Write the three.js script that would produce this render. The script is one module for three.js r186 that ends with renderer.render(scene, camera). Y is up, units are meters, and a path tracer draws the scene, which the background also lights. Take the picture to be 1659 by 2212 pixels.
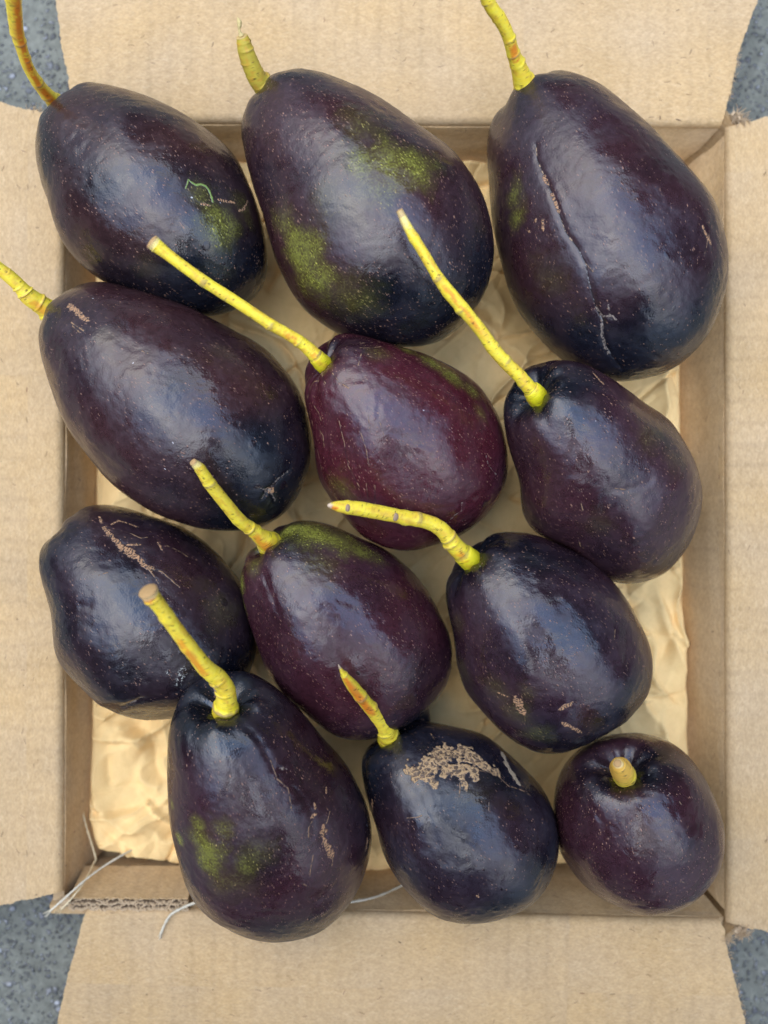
import * as THREE from 'three';
import { mergeGeometries } from 'three/addons/utils/BufferGeometryUtils.js';
import { MarchingCubes } from 'three/addons/objects/MarchingCubes.js';
import { createNoise3D } from 'simplex-noise';

// ---------------------------------------------------------------- camera, sky, sun, exposure
const scene = new THREE.Scene();
const EYE = 0.35, LENS = 1841, MIDX = 829.5, MIDY = 1106;        // eye height over the pad; photo measures in a 1659 x 2212 frame
const camera = new THREE.PerspectiveCamera(2 * Math.atan(MIDY / LENS) * 180 / Math.PI, 0.75, 0.01, 60);
camera.position.set(0, EYE, 0); camera.up.set(0, 0, -1); camera.lookAt(0, 0, 0);
camera.focus = 0.288; camera.userData.fStop = 6;
scene.add(camera);

const renderer = new THREE.WebGLRenderer({ antialias: true });
renderer.toneMapping = THREE.LinearToneMapping;
renderer.toneMappingExposure = 2.18;
renderer.shadowMap.enabled = true;

function rng(seed) { let s = seed >>> 0; return () => { s = (s + 0x6D2B79F5) >>> 0; let t = s; t = Math.imul(t ^ (t >>> 15), t | 1); t ^= t + Math.imul(t ^ (t >>> 7), t | 61); return ((t ^ (t >>> 14)) >>> 0) / 4294967296; }; }
const noise = createNoise3D(rng(7));
const clamp = (x, a = 0, b = 1) => Math.min(b, Math.max(a, x));
const smooth = (a, b, x) => { const t = clamp((x - a) / (b - a)); return t * t * (3 - 2 * t); };
const mix = (a, b, t) => a + (b - a) * t;

const SUN = new THREE.Vector3(-0.5, 1, -0.32).normalize();
{ // a bright, mostly clouded sky with some blue showing through
  const W = 512, Hh = 256, d = new Float32Array(W * Hh * 4);
  for (let j = 0; j < Hh; j++) for (let i = 0; i < W; i++) {
    const el = (j + .5) / Hh * Math.PI - Math.PI / 2, az = (i + .5) / W * 2 * Math.PI - Math.PI;
    const v = [Math.cos(el) * Math.cos(az), Math.sin(el), Math.cos(el) * Math.sin(az)], o = (j * W + i) * 4;
    const y = Math.max(v[1], 0), k = 1.1 / (y + .35);
    const c = smooth(-.35, .75, noise(v[0] * k, 3.1, v[2] * k) * .7 + noise(v[0] * k * 2.3, 9.2, v[2] * k * 2.3) * .35 + noise(v[0] * k * 5, 5.5, v[2] * k * 5) * .16);
    const blue = [mix(.62, .36, y), mix(.78, .56, y), mix(1.02, .98, y)], wht = [1.33, 1.36, 1.43];
    const g = v[1] < 0 ? 0 : 1;
    for (let q = 0; q < 3; q++) d[o + q] = g ? mix(blue[q], wht[q], c) * (.17 + 1.55 * y * y) : .16;   // an overcast dome: brightest overhead
    d[o + 3] = 1;
  }
  const sky = new THREE.DataTexture(d, W, Hh, THREE.RGBAFormat, THREE.FloatType);
  sky.mapping = THREE.EquirectangularReflectionMapping; sky.magFilter = sky.minFilter = THREE.LinearFilter; sky.wrapS = THREE.RepeatWrapping; sky.needsUpdate = true;
  scene.background = sky; scene.environment = sky;
}
const sun = new THREE.DirectionalLight(new THREE.Color(1, .93, .82), 0.55);
sun.position.copy(SUN).multiplyScalar(3); sun.castShadow = true; sun.shadow.radius = 96; sun.shadow.mapSize.set(2048, 2048);
Object.assign(sun.shadow.camera, { left: -.4, right: .4, top: .4, bottom: -.4, near: .5, far: 6 });
scene.add(sun, sun.target);

// ---------------------------------------------------------------- helpers
const used = {};
function numbered(name) { const n = used[name] = (used[name] ?? -1) + 1; return n ? `${name}_${String(n).padStart(3, '0')}` : name; }
function thing(name, label, category, group, at = [0, 0, 0]) {
  const o = new THREE.Group(); o.name = numbered(name); o.position.set(...at); o.userData = { label, category }; if (group) o.userData.group = group;
  scene.add(o); return o;
}
function put(parent, name, geo, mat, extra) { const m = new THREE.Mesh(geo, mat); m.name = numbered(name); m.castShadow = m.receiveShadow = true; if (extra) Object.assign(m.userData, extra); parent.add(m); return m; }
// a measured place of the photograph at a chosen height over the pad, in metres
const spot = (px, py, h) => new THREE.Vector3((px - MIDX) * (EYE - h) / LENS, h, (py - MIDY) * (EYE - h) / LENS);
const pairs = s => s.trim().split(/\s+/).filter(Boolean).map(q => q.split(',').map(Number));
const enc = c => c <= .0031308 ? 12.92 * c : 1.055 * Math.pow(c, 1 / 2.4) - .055;
function tex(W, Hh, rgb, srgb, wrap) { // rgb: Float32Array of W*H*3 (linear) or W*H*1
  const n = rgb.length / (W * Hh), d = new Uint8Array(W * Hh * 4);
  for (let i = 0; i < W * Hh; i++) { for (let c = 0; c < 3; c++) { const v = clamp(rgb[i * n + (n > 1 ? c : 0)]); d[i * 4 + c] = 255 * (srgb ? enc(v) : v) + .5; } d[i * 4 + 3] = 255; }
  const t = new THREE.DataTexture(d, W, Hh, THREE.RGBAFormat); if (srgb) t.colorSpace = THREE.SRGBColorSpace;
  t.magFilter = THREE.LinearFilter; t.minFilter = THREE.LinearMipmapLinearFilter; t.generateMipmaps = true; t.wrapS = t.wrapT = wrap ? THREE.RepeatWrapping : THREE.ClampToEdgeWrapping; t.needsUpdate = true; return t;
}
// grid surface with thickness: fn(s, t) -> Vector3; returns a closed shell (upper face, lower face, rim)
function shell(nu, nv, fn, thick, uvfn) {
  const P = [], N = [], UV = [];
  for (let j = 0; j <= nv; j++) for (let i = 0; i <= nu; i++) { P.push(fn(i / nu, j / nv)); UV.push(uvfn(i / nu, j / nv)); }
  const at = (i, j) => P[j * (nu + 1) + i], A = new THREE.Vector3(), B = new THREE.Vector3();
  for (let j = 0; j <= nv; j++) for (let i = 0; i <= nu; i++) {
    A.subVectors(at(Math.min(i + 1, nu), j), at(Math.max(i - 1, 0), j)); B.subVectors(at(i, Math.min(j + 1, nv)), at(i, Math.max(j - 1, 0)));
    N.push(new THREE.Vector3().crossVectors(B, A).normalize());
  }
  const pos = [], uv = [], idx = [], n = P.length;
  P.forEach((p, k) => { pos.push(p.x, p.y, p.z); uv.push(...UV[k]); });
  P.forEach((p, k) => { pos.push(p.x - N[k].x * thick, p.y - N[k].y * thick, p.z - N[k].z * thick); uv.push(...UV[k]); });
  for (let j = 0; j < nv; j++) for (let i = 0; i < nu; i++) {
    const a = j * (nu + 1) + i, b = a + 1, c = a + nu + 1, d = c + 1;
    idx.push(a, c, b, b, c, d, a + n, b + n, c + n, b + n, d + n, c + n);
  }
  const rim = []; for (let i = 0; i < nu; i++) rim.push(i); for (let j = 0; j < nv; j++) rim.push(j * (nu + 1) + nu); for (let i = nu; i > 0; i--) rim.push(nv * (nu + 1) + i); for (let j = nv; j > 0; j--) rim.push(j * (nu + 1));
  const r0 = pos.length / 3;
  rim.forEach(k => { for (const o of [0, n]) { const q = (k + o) * 3; pos.push(pos[q], pos[q + 1], pos[q + 2]); uv.push(UV[k][0], UV[k][1] + (o ? thick : 0)); } });
  rim.forEach((_, k) => { const a = r0 + 2 * k, b = r0 + 2 * ((k + 1) % rim.length); idx.push(a, b, a + 1, b, b + 1, a + 1); });
  const g = new THREE.BufferGeometry(); g.setAttribute('position', new THREE.Float32BufferAttribute(pos, 3)); g.setAttribute('uv', new THREE.Float32BufferAttribute(uv, 2)); g.setIndex(idx); g.computeVertexNormals(); return g;
}
// a rod through points with a radius each; knots are [place along 0..1, extra radius, width]
function rod(points, radii, rings, sides, bump = () => 0, color) {
  const curve = new THREE.CatmullRomCurve3(points, false, 'centripetal'), rc = new THREE.CatmullRomCurve3(radii.map((r, i) => new THREE.Vector3(i, r, 0)));
  const pos = [], col = [], uv = [], idx = []; let nrm = new THREE.Vector3(0, 1, 0);
  const c = new THREE.Color();
  const len = curve.getLength();
  for (let j = 0; j <= rings; j++) {
    const t = j / rings, p = curve.getPoint(t), T = curve.getTangent(t);
    nrm.addScaledVector(T, -nrm.dot(T)).normalize(); const bin = new THREE.Vector3().crossVectors(T, nrm);
    const r = Math.max(rc.getPoint(t).y, .0001);
    for (let i = 0; i <= sides; i++) {
      const a = i / sides * 2 * Math.PI, rr = r * (1 + bump(t, a, p)), ca = Math.cos(a) * rr, sa = Math.sin(a) * rr;
      const q = new THREE.Vector3(p.x + nrm.x * ca + bin.x * sa, p.y + nrm.y * ca + bin.y * sa, p.z + nrm.z * ca + bin.z * sa);
      pos.push(q.x, q.y, q.z); uv.push(i / sides, t * len);
      if (color) { color(t, a, q, c); col.push(c.r, c.g, c.b); }
    }
  }
  for (let j = 0; j < rings; j++) for (let i = 0; i < sides; i++) { const a = j * (sides + 1) + i, b = a + 1, d = a + sides + 1; idx.push(a, b, d, b, d + 1, d); }
  const end = pos.length / 3; const e = curve.getPoint(1); pos.push(e.x, e.y, e.z); uv.push(.5, len); if (color) { color(1.02, 0, e, c); col.push(c.r, c.g, c.b); }
  for (let i = 0; i < sides; i++) idx.push(rings * (sides + 1) + i, rings * (sides + 1) + i + 1, end);
  const g = new THREE.BufferGeometry(); g.setAttribute('position', new THREE.Float32BufferAttribute(pos, 3)); g.setAttribute('uv', new THREE.Float32BufferAttribute(uv, 2)); if (color) g.setAttribute('color', new THREE.Float32BufferAttribute(col, 3)); g.setIndex(idx); g.computeVertexNormals();
  g.userData.curve = curve; return g;
}

// ---------------------------------------------------------------- ground: weathered asphalt
{
  const S = 1024, c = new Float32Array(S * S * 3), b = new Float32Array(S * S), R = rng(91);
  for (let j = 0; j < S; j++) for (let i = 0; i < S; i++) {
    const x = i / S, y = j / S, tau = 2 * Math.PI, X = [Math.cos(tau * x), Math.sin(tau * x), Math.cos(tau * y), Math.sin(tau * y)];
    const n = noise(x * 60, y * 60, 1) * .5 + noise(x * 150, y * 150, 2) * .35 + noise(X[0] * 2 + X[2], X[1] * 2 + X[3], 4) * .3;
    const v = .185 + .075 * n, o = j * S + i; c[o * 3] = v; c[o * 3 + 1] = v * 1.01; c[o * 3 + 2] = v * .82; b[o] = .3 + .2 * n;
  }
  for (let k = 0; k < 26000; k++) {
    const big = R() < .03, r = (big ? 2.6 + 2 * R() : .7 + 1.5 * R()) , cx = R() * S, cy = R() * S, sq = .6 + .4 * R(), an = R() * 3.14, v = (R() < .13 ? .30 + .18 * R() : .10 + .22 * R()), t = R() * .06;
    for (let dy = -8; dy <= 8; dy++) for (let dx = -8; dx <= 8; dx++) {
      const u = (dx * Math.cos(an) + dy * Math.sin(an)) / r, w = (dy * Math.cos(an) - dx * Math.sin(an)) / (r * sq), q = Math.abs(u) ** 2.6 + Math.abs(w) ** 2.6;
      if (q < 1) { const o = ((cy + dy + S | 0) % S) * S + ((cx + dx + S | 0) % S), f = smooth(1, .5, q); c[o * 3] = mix(c[o * 3], v, f); c[o * 3 + 1] = mix(c[o * 3 + 1], v * (1 + t * .3), f); c[o * 3 + 2] = mix(c[o * 3 + 2], v * (1 + t), f); b[o] = Math.max(b[o], .45 + .4 * f * (1 - q * .5)); }
    }
  }
  const map = tex(S, S, c, true, true), bm = tex(S, S, b, false, true);
  const g = new THREE.PlaneGeometry(6, 6); g.rotateX(-Math.PI / 2); g.attributes.uv.array.forEach((v, i, a) => a[i] = v * 6 / .36);
  const m = put(scene, 'ground', g, new THREE.MeshStandardMaterial({ map, bumpMap: bm, bumpScale: .0022, roughness: .85 }));
  m.position.y = -.0185; m.castShadow = false; m.userData = { kind: 'structure', label: 'weathered grey asphalt with pale stone chips under the box' };
}

// ---------------------------------------------------------------- cardboard
const board = (() => {
  const S = 2048, c = new Float32Array(S * S * 3), R = rng(5), tile = .26;   // tile = 26 cm
  for (let j = 0; j < S; j++) for (let i = 0; i < S; i++) {
    const x = i / S * tile, y = j / S * tile;
    let n = noise(x * 520, y * 900, 1) * .34 + noise(x * 1100, y * 1900, 2) * .22 + noise(x * 230, y * 420, 3) * .22 + noise(x * 30, y * 50, 4) * .10;
    n += .16 * Math.min(0, noise(x * 34, 1.3, 7) - .35 + .25 * noise(x * 60, y * 60, 8)) ;
    const o = (j * S + i) * 3, k = 1 + .27 * n, warm = noise(x * 25, y * 25, 9) * .015;
    const fl = 1 - (.045 + .045 * noise(x * 9, y * 9, 12)) * Math.pow(.5 + .5 * Math.cos(2 * Math.PI * (32 * i / S + .12 * noise(x * 20, y * 6, 13))), 6); c[o] = (.525 + warm) * k * fl; c[o + 1] = .356 * (k + .02 * n) * fl; c[o + 2] = (.182 - warm) * (k + .08 * n) * fl;
  }
  // loose fibres pressed into the liner: short curved strokes, some pale, some brown
  for (let q = 0; q < 52000; q++) {
    let x = R() * S, y = R() * S, a = (R() - .5) * 1.1 + (R() < .12 ? 1.5 : 0), da = (R() - .5) * .12; const n = 6 + R() * 16 | 0, dark = R() < .48, rare = R() < .006, f = rare ? .6 : .08 + .13 * R();
    for (let s = 0; s < n; s++) { for (let e = 0; e < 2; e++) { const o = (((y + e + S | 0) % S) * S + ((x + S | 0) % S)) * 3; for (let k = 0; k < 3; k++) c[o + k] = rare ? mix(c[o + k], [.12, .06, .03][k], f) : mix(c[o + k], dark ? [.33, .20, .09][k] : [.74, .57, .37][k], f); } x += Math.cos(a); y += Math.sin(a); a += da; }
  }
  for (let q = 0; q < 60; q++) { // bark specks
    const x = R() * S, y = R() * S, a = R() * 3.1, l = 2 + R() * 9, w = .8 + R() * 1.6, col = R() < .5 ? [.09, .05, .03] : [.20, .09, .05];
    for (let dy = -12; dy <= 12; dy++) for (let dx = -12; dx <= 12; dx++) { const u = (dx * Math.cos(a) + dy * Math.sin(a)) / l, v = (dy * Math.cos(a) - dx * Math.sin(a)) / w, f = smooth(1.1, .6, u * u + v * v) * .75; if (f > 0) { const o = (((y + dy + S | 0) % S) * S + ((x + dx + S | 0) % S)) * 3; for (let k = 0; k < 3; k++) c[o + k] = mix(c[o + k], col[k], f); } }
  }
  const map = tex(S, S, c, true, true); const b = new Float32Array(S * S); for (let i = 0; i < S * S; i++) b[i] = c[i * 3] * 1.2 - .1; const bump = tex(S, S, b, false, true);
  return new THREE.MeshStandardMaterial({ map, bumpMap: bump, bumpScale: .0005, roughness: .92 });
})();
const TILE = .26;
const torn = new THREE.MeshStandardMaterial({ color: new THREE.Color(.57, .42, .26), roughness: 1, side: THREE.DoubleSide });
const box = thing('cardboard_box', 'open brown corrugated cardboard box with its four flaps folded out on the asphalt', 'box');
const FOLD = .019, FLOOR = -.0125;
const inPad = (px, py) => spot(px, py, 0), inFold = (px, py) => spot(px, py, FOLD);
const C = { // corner posts: inner foot at pad height, and fold line ends
  tl: [inPad(195, 334), inFold(131, 252)], tr: [inPad(1487, 346), inFold(1580, 263)], bl: [inPad(190, 1862), inFold(129, 1944)], br: [inPad(1502, 1906), inFold(1578, 1996)], nl: [inPad(190, 1894), inFold(129, 1966)] };
const wallTop = k => C[k][0].clone().lerp(C[k][1], (FOLD - .003) / FOLD).setY(FOLD - .003);
for (const k in C) { const [a, b] = C[k]; C[k][2] = a.clone().addScaledVector(b.clone().sub(a), FLOOR / FOLD).setY(FLOOR); }
function wall(name, a, b, e0 = 0, e1 = 0, top = FOLD - .003) { // a, b: corner keys in the order left-to-right seen from inside
  const A = C[a], B = C[b], f = top / FOLD;
  const T0 = A[0].clone().lerp(A[1], f), T1 = B[0].clone().lerp(B[1], f), L = T0.distanceTo(T1), dir = T1.clone().sub(T0).normalize(), sd = a.length * 7 + b.charCodeAt(1);
  const g = shell(90, 14, (s, t) => { const lo = A[2].clone().lerp(T0, t), hi = B[2].clone().lerp(T1, t); const p = lo.lerp(hi, s); p.addScaledVector(dir, mix(-e0, e1, s)); const w = .0006 * noise(s * 3, t * 2, sd) + .00018 * noise(s * 14, t * 3, sd); p.x += w; p.z += w; return p; }, .0045,
    (s, t) => [s * L / TILE + sd * .37, t * .034 / TILE + sd * .21]);
  return put(box, name, g, board);
}
wall('wall', 'tr', 'tl', -.0012, .006); wall('wall', 'nl', 'br', .006, -.0006); wall('wall', 'tl', 'bl', 0, .003); wall('wall', 'br', 'tr', -.0028, -.0024);
{ const g = new THREE.BoxGeometry(.262, .004, .318); g.translate(.004, FLOOR - .0035, .003); const u = g.attributes.uv; for (let i = 0; i < u.count; i++) u.setXY(i, u.getX(i), u.getY(i) * 1.2); put(box, 'box_floor', g, board); }
for (const [k, sz] of [['tr', -1], ['br', 1]]) { const p = C[k][2], q = C[k][1]; // the bent corner board behind each open slit
  put(box, 'corner_board', shell(8, 12, (s, t) => { const e = p.clone().lerp(q, t * .9); return new THREE.Vector3(e.x + mix(-.009, .012, s) + .004, e.y, e.z + sz * (.004 + mix(.009, -.012, s))); }, .003, (s, t) => [s * .06, t * .1]), board); }
// flaps: fold line P0 -> P1, going outwards; lo/hi give the side edges as (photo) points from the fold outwards
function flap(P0, P1, out, reach, lo, hi, drop, seed, jag) {
  const dir = P1.clone().sub(P0); dir.y = 0; const L = dir.length(); dir.divideScalar(L);
  const nrm = new THREE.Vector3(dir.z, 0, -dir.x); if (nrm.dot(out) < 0) nrm.negate();
  const lim = list => { const q = list.map(([x, y]) => { const p = inFold(x, y).sub(P0); return [p.dot(nrm), p.dot(dir)]; }); return o => { if (o <= q[0][0]) return q[0][1]; for (let i = 1; i < q.length; i++) if (o <= q[i][0]) return mix(q[i - 1][1], q[i][1], (o - q[i - 1][0]) / (q[i][0] - q[i - 1][0])); return q[q.length - 1][1]; }; };
  const l = lim(lo), h = lim(hi), r = .003 , arc = r * Math.PI / 2, total = arc + reach;
  const fn = (s, t) => {
    const u = total * Math.pow(t, 1.25); let o, y;
    if (u < arc) { const a = u / r; o = r * (1 - Math.cos(a)) * .999; y = FOLD - r + r * Math.sin(a); } else { o = r + (u - arc); y = FOLD - drop * (u - arc) + .0014 * noise(s * 2.2, u * 18, seed) * smooth(0, .02, u - arc); }
    const rough = k => jag * (noise(o * 260, k, seed) * .00026 + noise(o * 1300, k, seed) * .00026);
    let q = mix(l(o) + rough(1), h(o) + rough(5), s);
    y += .00022 * noise(q * 60, o * 25, seed + 3);
    return P0.clone().setY(y).addScaledVector(dir, q).addScaledVector(nrm, o);
  };
  const side = new THREE.Vector3().crossVectors(nrm, dir).y > 0 ? 1 : -1;
  const g = shell(150, 120, fn, .0042 * side, (s, t) => { const o = total * Math.pow(t, 1.25); return [mix(l(o), h(o), s) / TILE + seed * .31, o / TILE + seed * .47]; });
  put(box, 'flap', g, board);
}
flap(wallTop('tl'), wallTop('tr'), new THREE.Vector3(0, 0, -1), .085, pairs('153,252 150,189 145,151 133,110 116,0 106,-70 96,-200'), pairs('1562,262 1566,245 1574,217 1580,193 1587,162 1599,110 1640,0 1665,-70 1700,-200'), .05, 1, 1);
flap(wallTop('tl'), wallTop('bl'), new THREE.Vector3(-1, 0, 0), .065, pairs('131,249 99,239 86,240 63,235 41,231 0,218 -60,210 -200,200'), pairs('128,1930 124,1929 110,1932 71,1942 0,1959 -60,1975 -200,1995'), .06, 2, 1.1);
flap(wallTop('tr'), wallTop('br'), new THREE.Vector3(1, 0, 0), .065, pairs('1585,272 1600,264 1614,259 1628,261 1659,249 1740,232 1900,220'), pairs('1588,1996 1610,2004 1622,2008 1644,2008 1659,2013 1740,2030 1900,2050'), .05, 3, 1.1);
flap(wallTop('nl'), wallTop('br'), new THREE.Vector3(0, 0, 1), .085, pairs('196,1963 190,1967 180,1983 165,2043 145,2109 119,2212 108,2270 90,2400'), pairs('1560,1998 1566,2012 1571,2044 1578,2074 1589,2119 1598,2154 1613,2212 1625,2270 1640,2400'), .05, 4, .8);
{ // glue tab: a second double-wall board standing inside the lower wall, its sawn edge upwards
  const tab = new THREE.Group(); tab.name = 'glue_tab'; box.add(tab);
  const p0 = inFold(150, 1937), p1 = inFold(406, 1938), dir = p1.clone().sub(p0).normalize(), nrm = new THREE.Vector3(-dir.z, 0, dir.x), L = p0.distanceTo(p1), yt = FOLD + .0003, lean = .32;
  const foot = .017;
  const medium = new THREE.MeshStandardMaterial({ color: new THREE.Color(.20, .135, .08), roughness: 1, side: THREE.DoubleSide });
  const sheetAt = (off, amp, per, ph, th, mat, name, jag, sd, low) => {
    const build = (t0, t1, nv, tk = th) => shell(160, nv, (s, q) => { const t = mix(t0, t1, q), u = s * L, crush = smooth(-.2, .5, noise(u * 45, sd, 8)); const k = amp * (.7 + .3 * crush) * Math.sin(2 * Math.PI * (u / per + ph) + 1.5 * noise(u * 70, sd, 2)); const y = yt - low - foot * (1 - t) + (t > .95 ? jag * (noise(u * 600, sd, 4) + noise(u * 1500, sd, 6)) : 0); return p0.clone().setY(y).addScaledVector(dir, u).addScaledVector(nrm, off + k - (yt - y) * lean + (t > .95 ? .0003 * noise(u * 900, sd, 5) : 0)); }, tk, (s, t) => [s * L / TILE + sd, t * foot / TILE]);
    if (mat) { put(tab, name, build(0, 1, 20), mat); return; }
    const m = put(tab, name, build(0, .955, 16), medium); put(m, 'torn_edge', build(.955, 1, 3, th * 1.6), torn);
  };
  sheetAt(.0003, 0, 1, 0, .00045, board, 'liner', .0003, 1, 0); sheetAt(.00270, .00025, .031, 0, .0003, null, 'liner', .0005, 2, .0004); sheetAt(.0050, 0, 1, 0, .0004, null, 'liner', .0005, 3, .0007);
  sheetAt(.00145, .00105, .0112, .1, .00026, null, 'flute', .0006, 4, .0004); sheetAt(.0038, .00095, .0094, .4, .00026, null, 'flute', .0006, 5, .0006);
}
{ // torn corners: ragged pulp and loose fibres
  const R = rng(404), gs = [];
  const tuft = (px, py, h, rx, rz, n, len) => { for (let i = 0; i < n; i++) {
    const c = spot(px, py, h); c.x += (R() + R() - 1) * rx; c.z += (R() + R() - 1) * rz; c.y += (R() - .6) * .002;
    const a = R() * 6.28, l = len * (.4 + R()), e = (R() - .3) * .9; const d = new THREE.Vector3(Math.cos(a), e, Math.sin(a)), b = new THREE.Vector3(R() - .5, R() - .5, R() - .5).multiplyScalar(l * .5);
    gs.push(rod([c, c.clone().addScaledVector(d, l * .5).add(b), c.clone().addScaledVector(d, l)], [.00013, .0001, .00006], 5, 4)); } };
  const flake = (px, py, h, n, sp) => { for (let i = 0; i < n; i++) { const c = spot(px, py, h); c.x += (R() - .5) * sp; c.z += (R() - .5) * sp; c.y += (R() - .5) * .002; const a = R() * 6, w = .0006 + R() * .0012, l = .001 + R() * .0018, cu = (R() - .5) * 2;
    gs.push(shell(5, 6, (s, t) => new THREE.Vector3(c.x + Math.cos(a) * (t - .5) * l - Math.sin(a) * (s - .5) * w, c.y + cu * (t - .5) ** 2 * l * 2 + .0003 * noise(s * 3, t * 3, i), c.z + Math.sin(a) * (t - .5) * l + Math.cos(a) * (s - .5) * w), .00025, (s, t) => [s, t])); } };
  tuft(1592, 252, FOLD, .0024, .0020, 90, .0024); flake(1590, 248, FOLD, 8, .0036); tuft(1608, 258, FOLD, .002, .0012, 40, .002);
  tuft(1603, 2016, FOLD, .0028, .0018, 100, .0025); flake(1600, 2014, FOLD - .0005, 9, .0040); tuft(1575, 2030, FOLD, .001, .002, 40, .0022);
  tuft(140, 1942, FOLD - .001, .0016, .0022, 60, .002); flake(143, 1948, FOLD - .001, 14, .004); tuft(75, 238, FOLD - .002, .0035, .0006, 40, .0016);
  for (let k = 0; k < 60; k++) { const t = R(); tuft(mix(1571, 1613, t) + 1, mix(2046, 2212, t), FOLD - .003, .0005, .0005, 1, .0014); tuft(mix(1576, 1599, t), mix(217, 110, t), FOLD - .001, .0004, .0004, 1, .0012); }
  gs.forEach(g => { g.deleteAttribute('uv'); });
  put(box, 'torn_fibre', mergeGeometries(gs), torn, { kind: 'stuff' });
}

// ---------------------------------------------------------------- paper pad
const paper = (() => {
  const S = 1024, c = new Float32Array(S * S * 3), b = new Float32Array(S * S);
  for (let j = 0; j < S; j++) for (let i = 0; i < S; i++) {
    const x = i / S * .3, y = j / S * .3, n = noise(x * 60, y * 40, 3) * .3 + noise(x * 240, y * 160, 1) * .35 + noise(x * 1100, y * 800, 2) * .35, o = j * S + i, k = 1 + .07 * n;
    c[o * 3] = .91 * k; c[o * 3 + 1] = .625 * (k + .01 * n); c[o * 3 + 2] = .27 * (k + .04 * n); b[o] = .5 + .4 * n;
  }
  return new THREE.MeshPhysicalMaterial({ map: tex(S, S, c, true, true), bumpMap: tex(S, S, b, false, true), bumpScale: .0002, roughness: .88 });
})();
{
  const pad = thing('paper_pad', 'crinkled tan paper pad lining the bottom of the cardboard box', 'pad');
  const edge = list => { const q = pairs(list).map(([x, y]) => inPad(x, y)); return q; };
  const Lf = edge('196,336 197,700 196,1000 194,1300 187,1550 181,1690 196,1760 212,1795 217,1834'), Rt = edge('1484,338 1481,600 1480,850 1482,1080 1489,1230 1485,1300 1497,1400 1494,1470 1499,1640 1500,1760 1498,1850 1496,1880');
  const Bt = edge('217,1834 266,1845 330,1860 384,1871 480,1884 600,1897 800,1910 1000,1890 1208,1868 1496,1880');
  const along = (q, t) => { const d = [0]; for (let i = 1; i < q.length; i++) d.push(d[i - 1] + q[i].distanceTo(q[i - 1])); const u = t * d[d.length - 1]; let i = 1; while (i < q.length - 1 && d[i] < u) i++; return q[i - 1].clone().lerp(q[i], clamp((u - d[i - 1]) / (d[i] - d[i - 1]))); };
  const R = rng(31), creases = [];
  for (let k = 0; k < 46; k++) creases.push({ x: (R() - .5) * .26, z: (R() - .5) * .31, a: R() * 3.14, l: .012 + R() * .03, w: .002 + R() * .005, h: (R() - .45) * .0056 });
  const addC = (x0, y0, x1, y1, w, h) => { const a = inPad(x0, y0), b = inPad(x1, y1); creases.push({ x: (a.x + b.x) / 2, z: (a.z + b.z) / 2, a: Math.atan2(b.z - a.z, b.x - a.x), l: a.distanceTo(b) / 2, w, h }); };
  addC(1462, 780, 1440, 900, .003, .0028); addC(1440, 900, 1452, 1010, .0025, .002); addC(1425, 1260, 1500, 1420, .003, .003); addC(1440, 1320, 1505, 1560, .004, .0032); addC(1395, 1330, 1420, 1480, .004, .0022); addC(1400, 1500, 1490, 1660, .004, .003); addC(1470, 1250, 1497, 1400, .0018, .003);
  addC(234, 1600, 245, 1560, .003, .0022); addC(245, 1590, 300, 1640, .0025, .002); addC(240, 1585, 320, 1625, .002, .0018); addC(305, 1610, 355, 1690, .0045, -.0026); addC(220, 1640, 240, 1690, .0022, -.0016); addC(196, 1712, 305, 1690, .0015, -.0011); addC(290, 1800, 355, 1778, .002, .0018); addC(300, 1680, 350, 1700, .003, .0018); addC(260, 1580, 340, 1600, .0026, -.002);
  addC(520, 700, 680, 740, .004, .002); addC(560, 1080, 640, 1120, .003, .0022); addC(620, 1060, 660, 1130, .002, .0018); addC(1010, 630, 1110, 720, .004, .002); addC(1050, 600, 1080, 700, .002, .0018); addC(960, 330, 1060, 345, .003, .003); addC(980, 395, 1060, 400, .002, -.002); addC(830, 1860, 790, 1800, .003, .002);
  const hsh = (i, j, k) => { let h = Math.imul(i, 374761393) ^ Math.imul(j, 668265263) ^ Math.imul(k, 974634777); h = Math.imul(h ^ (h >>> 13), 1274126177); return ((h ^ (h >>> 16)) >>> 0) / 4294967296 - .5; };
  const facet = (x, z, f, k) => { const a = (x * .83 + z * .56) * f + .45 * noise(x * f * .6, k, z * f * .6), b = (z * .83 - x * .56) * f + .45 * noise(x * f * .6, k + 5, z * f * .6), i = Math.floor(a), j = Math.floor(b), u = a - i, v = b - j; const h00 = hsh(i, j, k), h10 = hsh(i + 1, j, k), h01 = hsh(i, j + 1, k), h11 = hsh(i + 1, j + 1, k); return hsh(i, j, k + 9) > 0 ? (u > v ? h00 + u * (h10 - h00) + v * (h11 - h10) : h00 + v * (h01 - h00) + u * (h11 - h01)) : (u + v < 1 ? h00 + u * (h10 - h00) + v * (h01 - h00) : h11 + (1 - u) * (h01 - h11) + (1 - v) * (h10 - h11)); };
  const ridge = (x, z, f, k, w) => { const a = (x * .62 + z * .78) * f + .5 * noise(x * f * .5, k, z * f * .5), b = (z * .62 - x * .78) * f + .5 * noise(x * f * .5, k + 5, z * f * .5), i = Math.round(a), j = Math.round(b), e = Math.abs(a - i) / f, g = Math.abs(b - j) / f; return hsh(i, Math.floor(b), k) * Math.exp(-e / w) + hsh(Math.floor(a), j, k + 3) * Math.exp(-g / w); };
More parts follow.
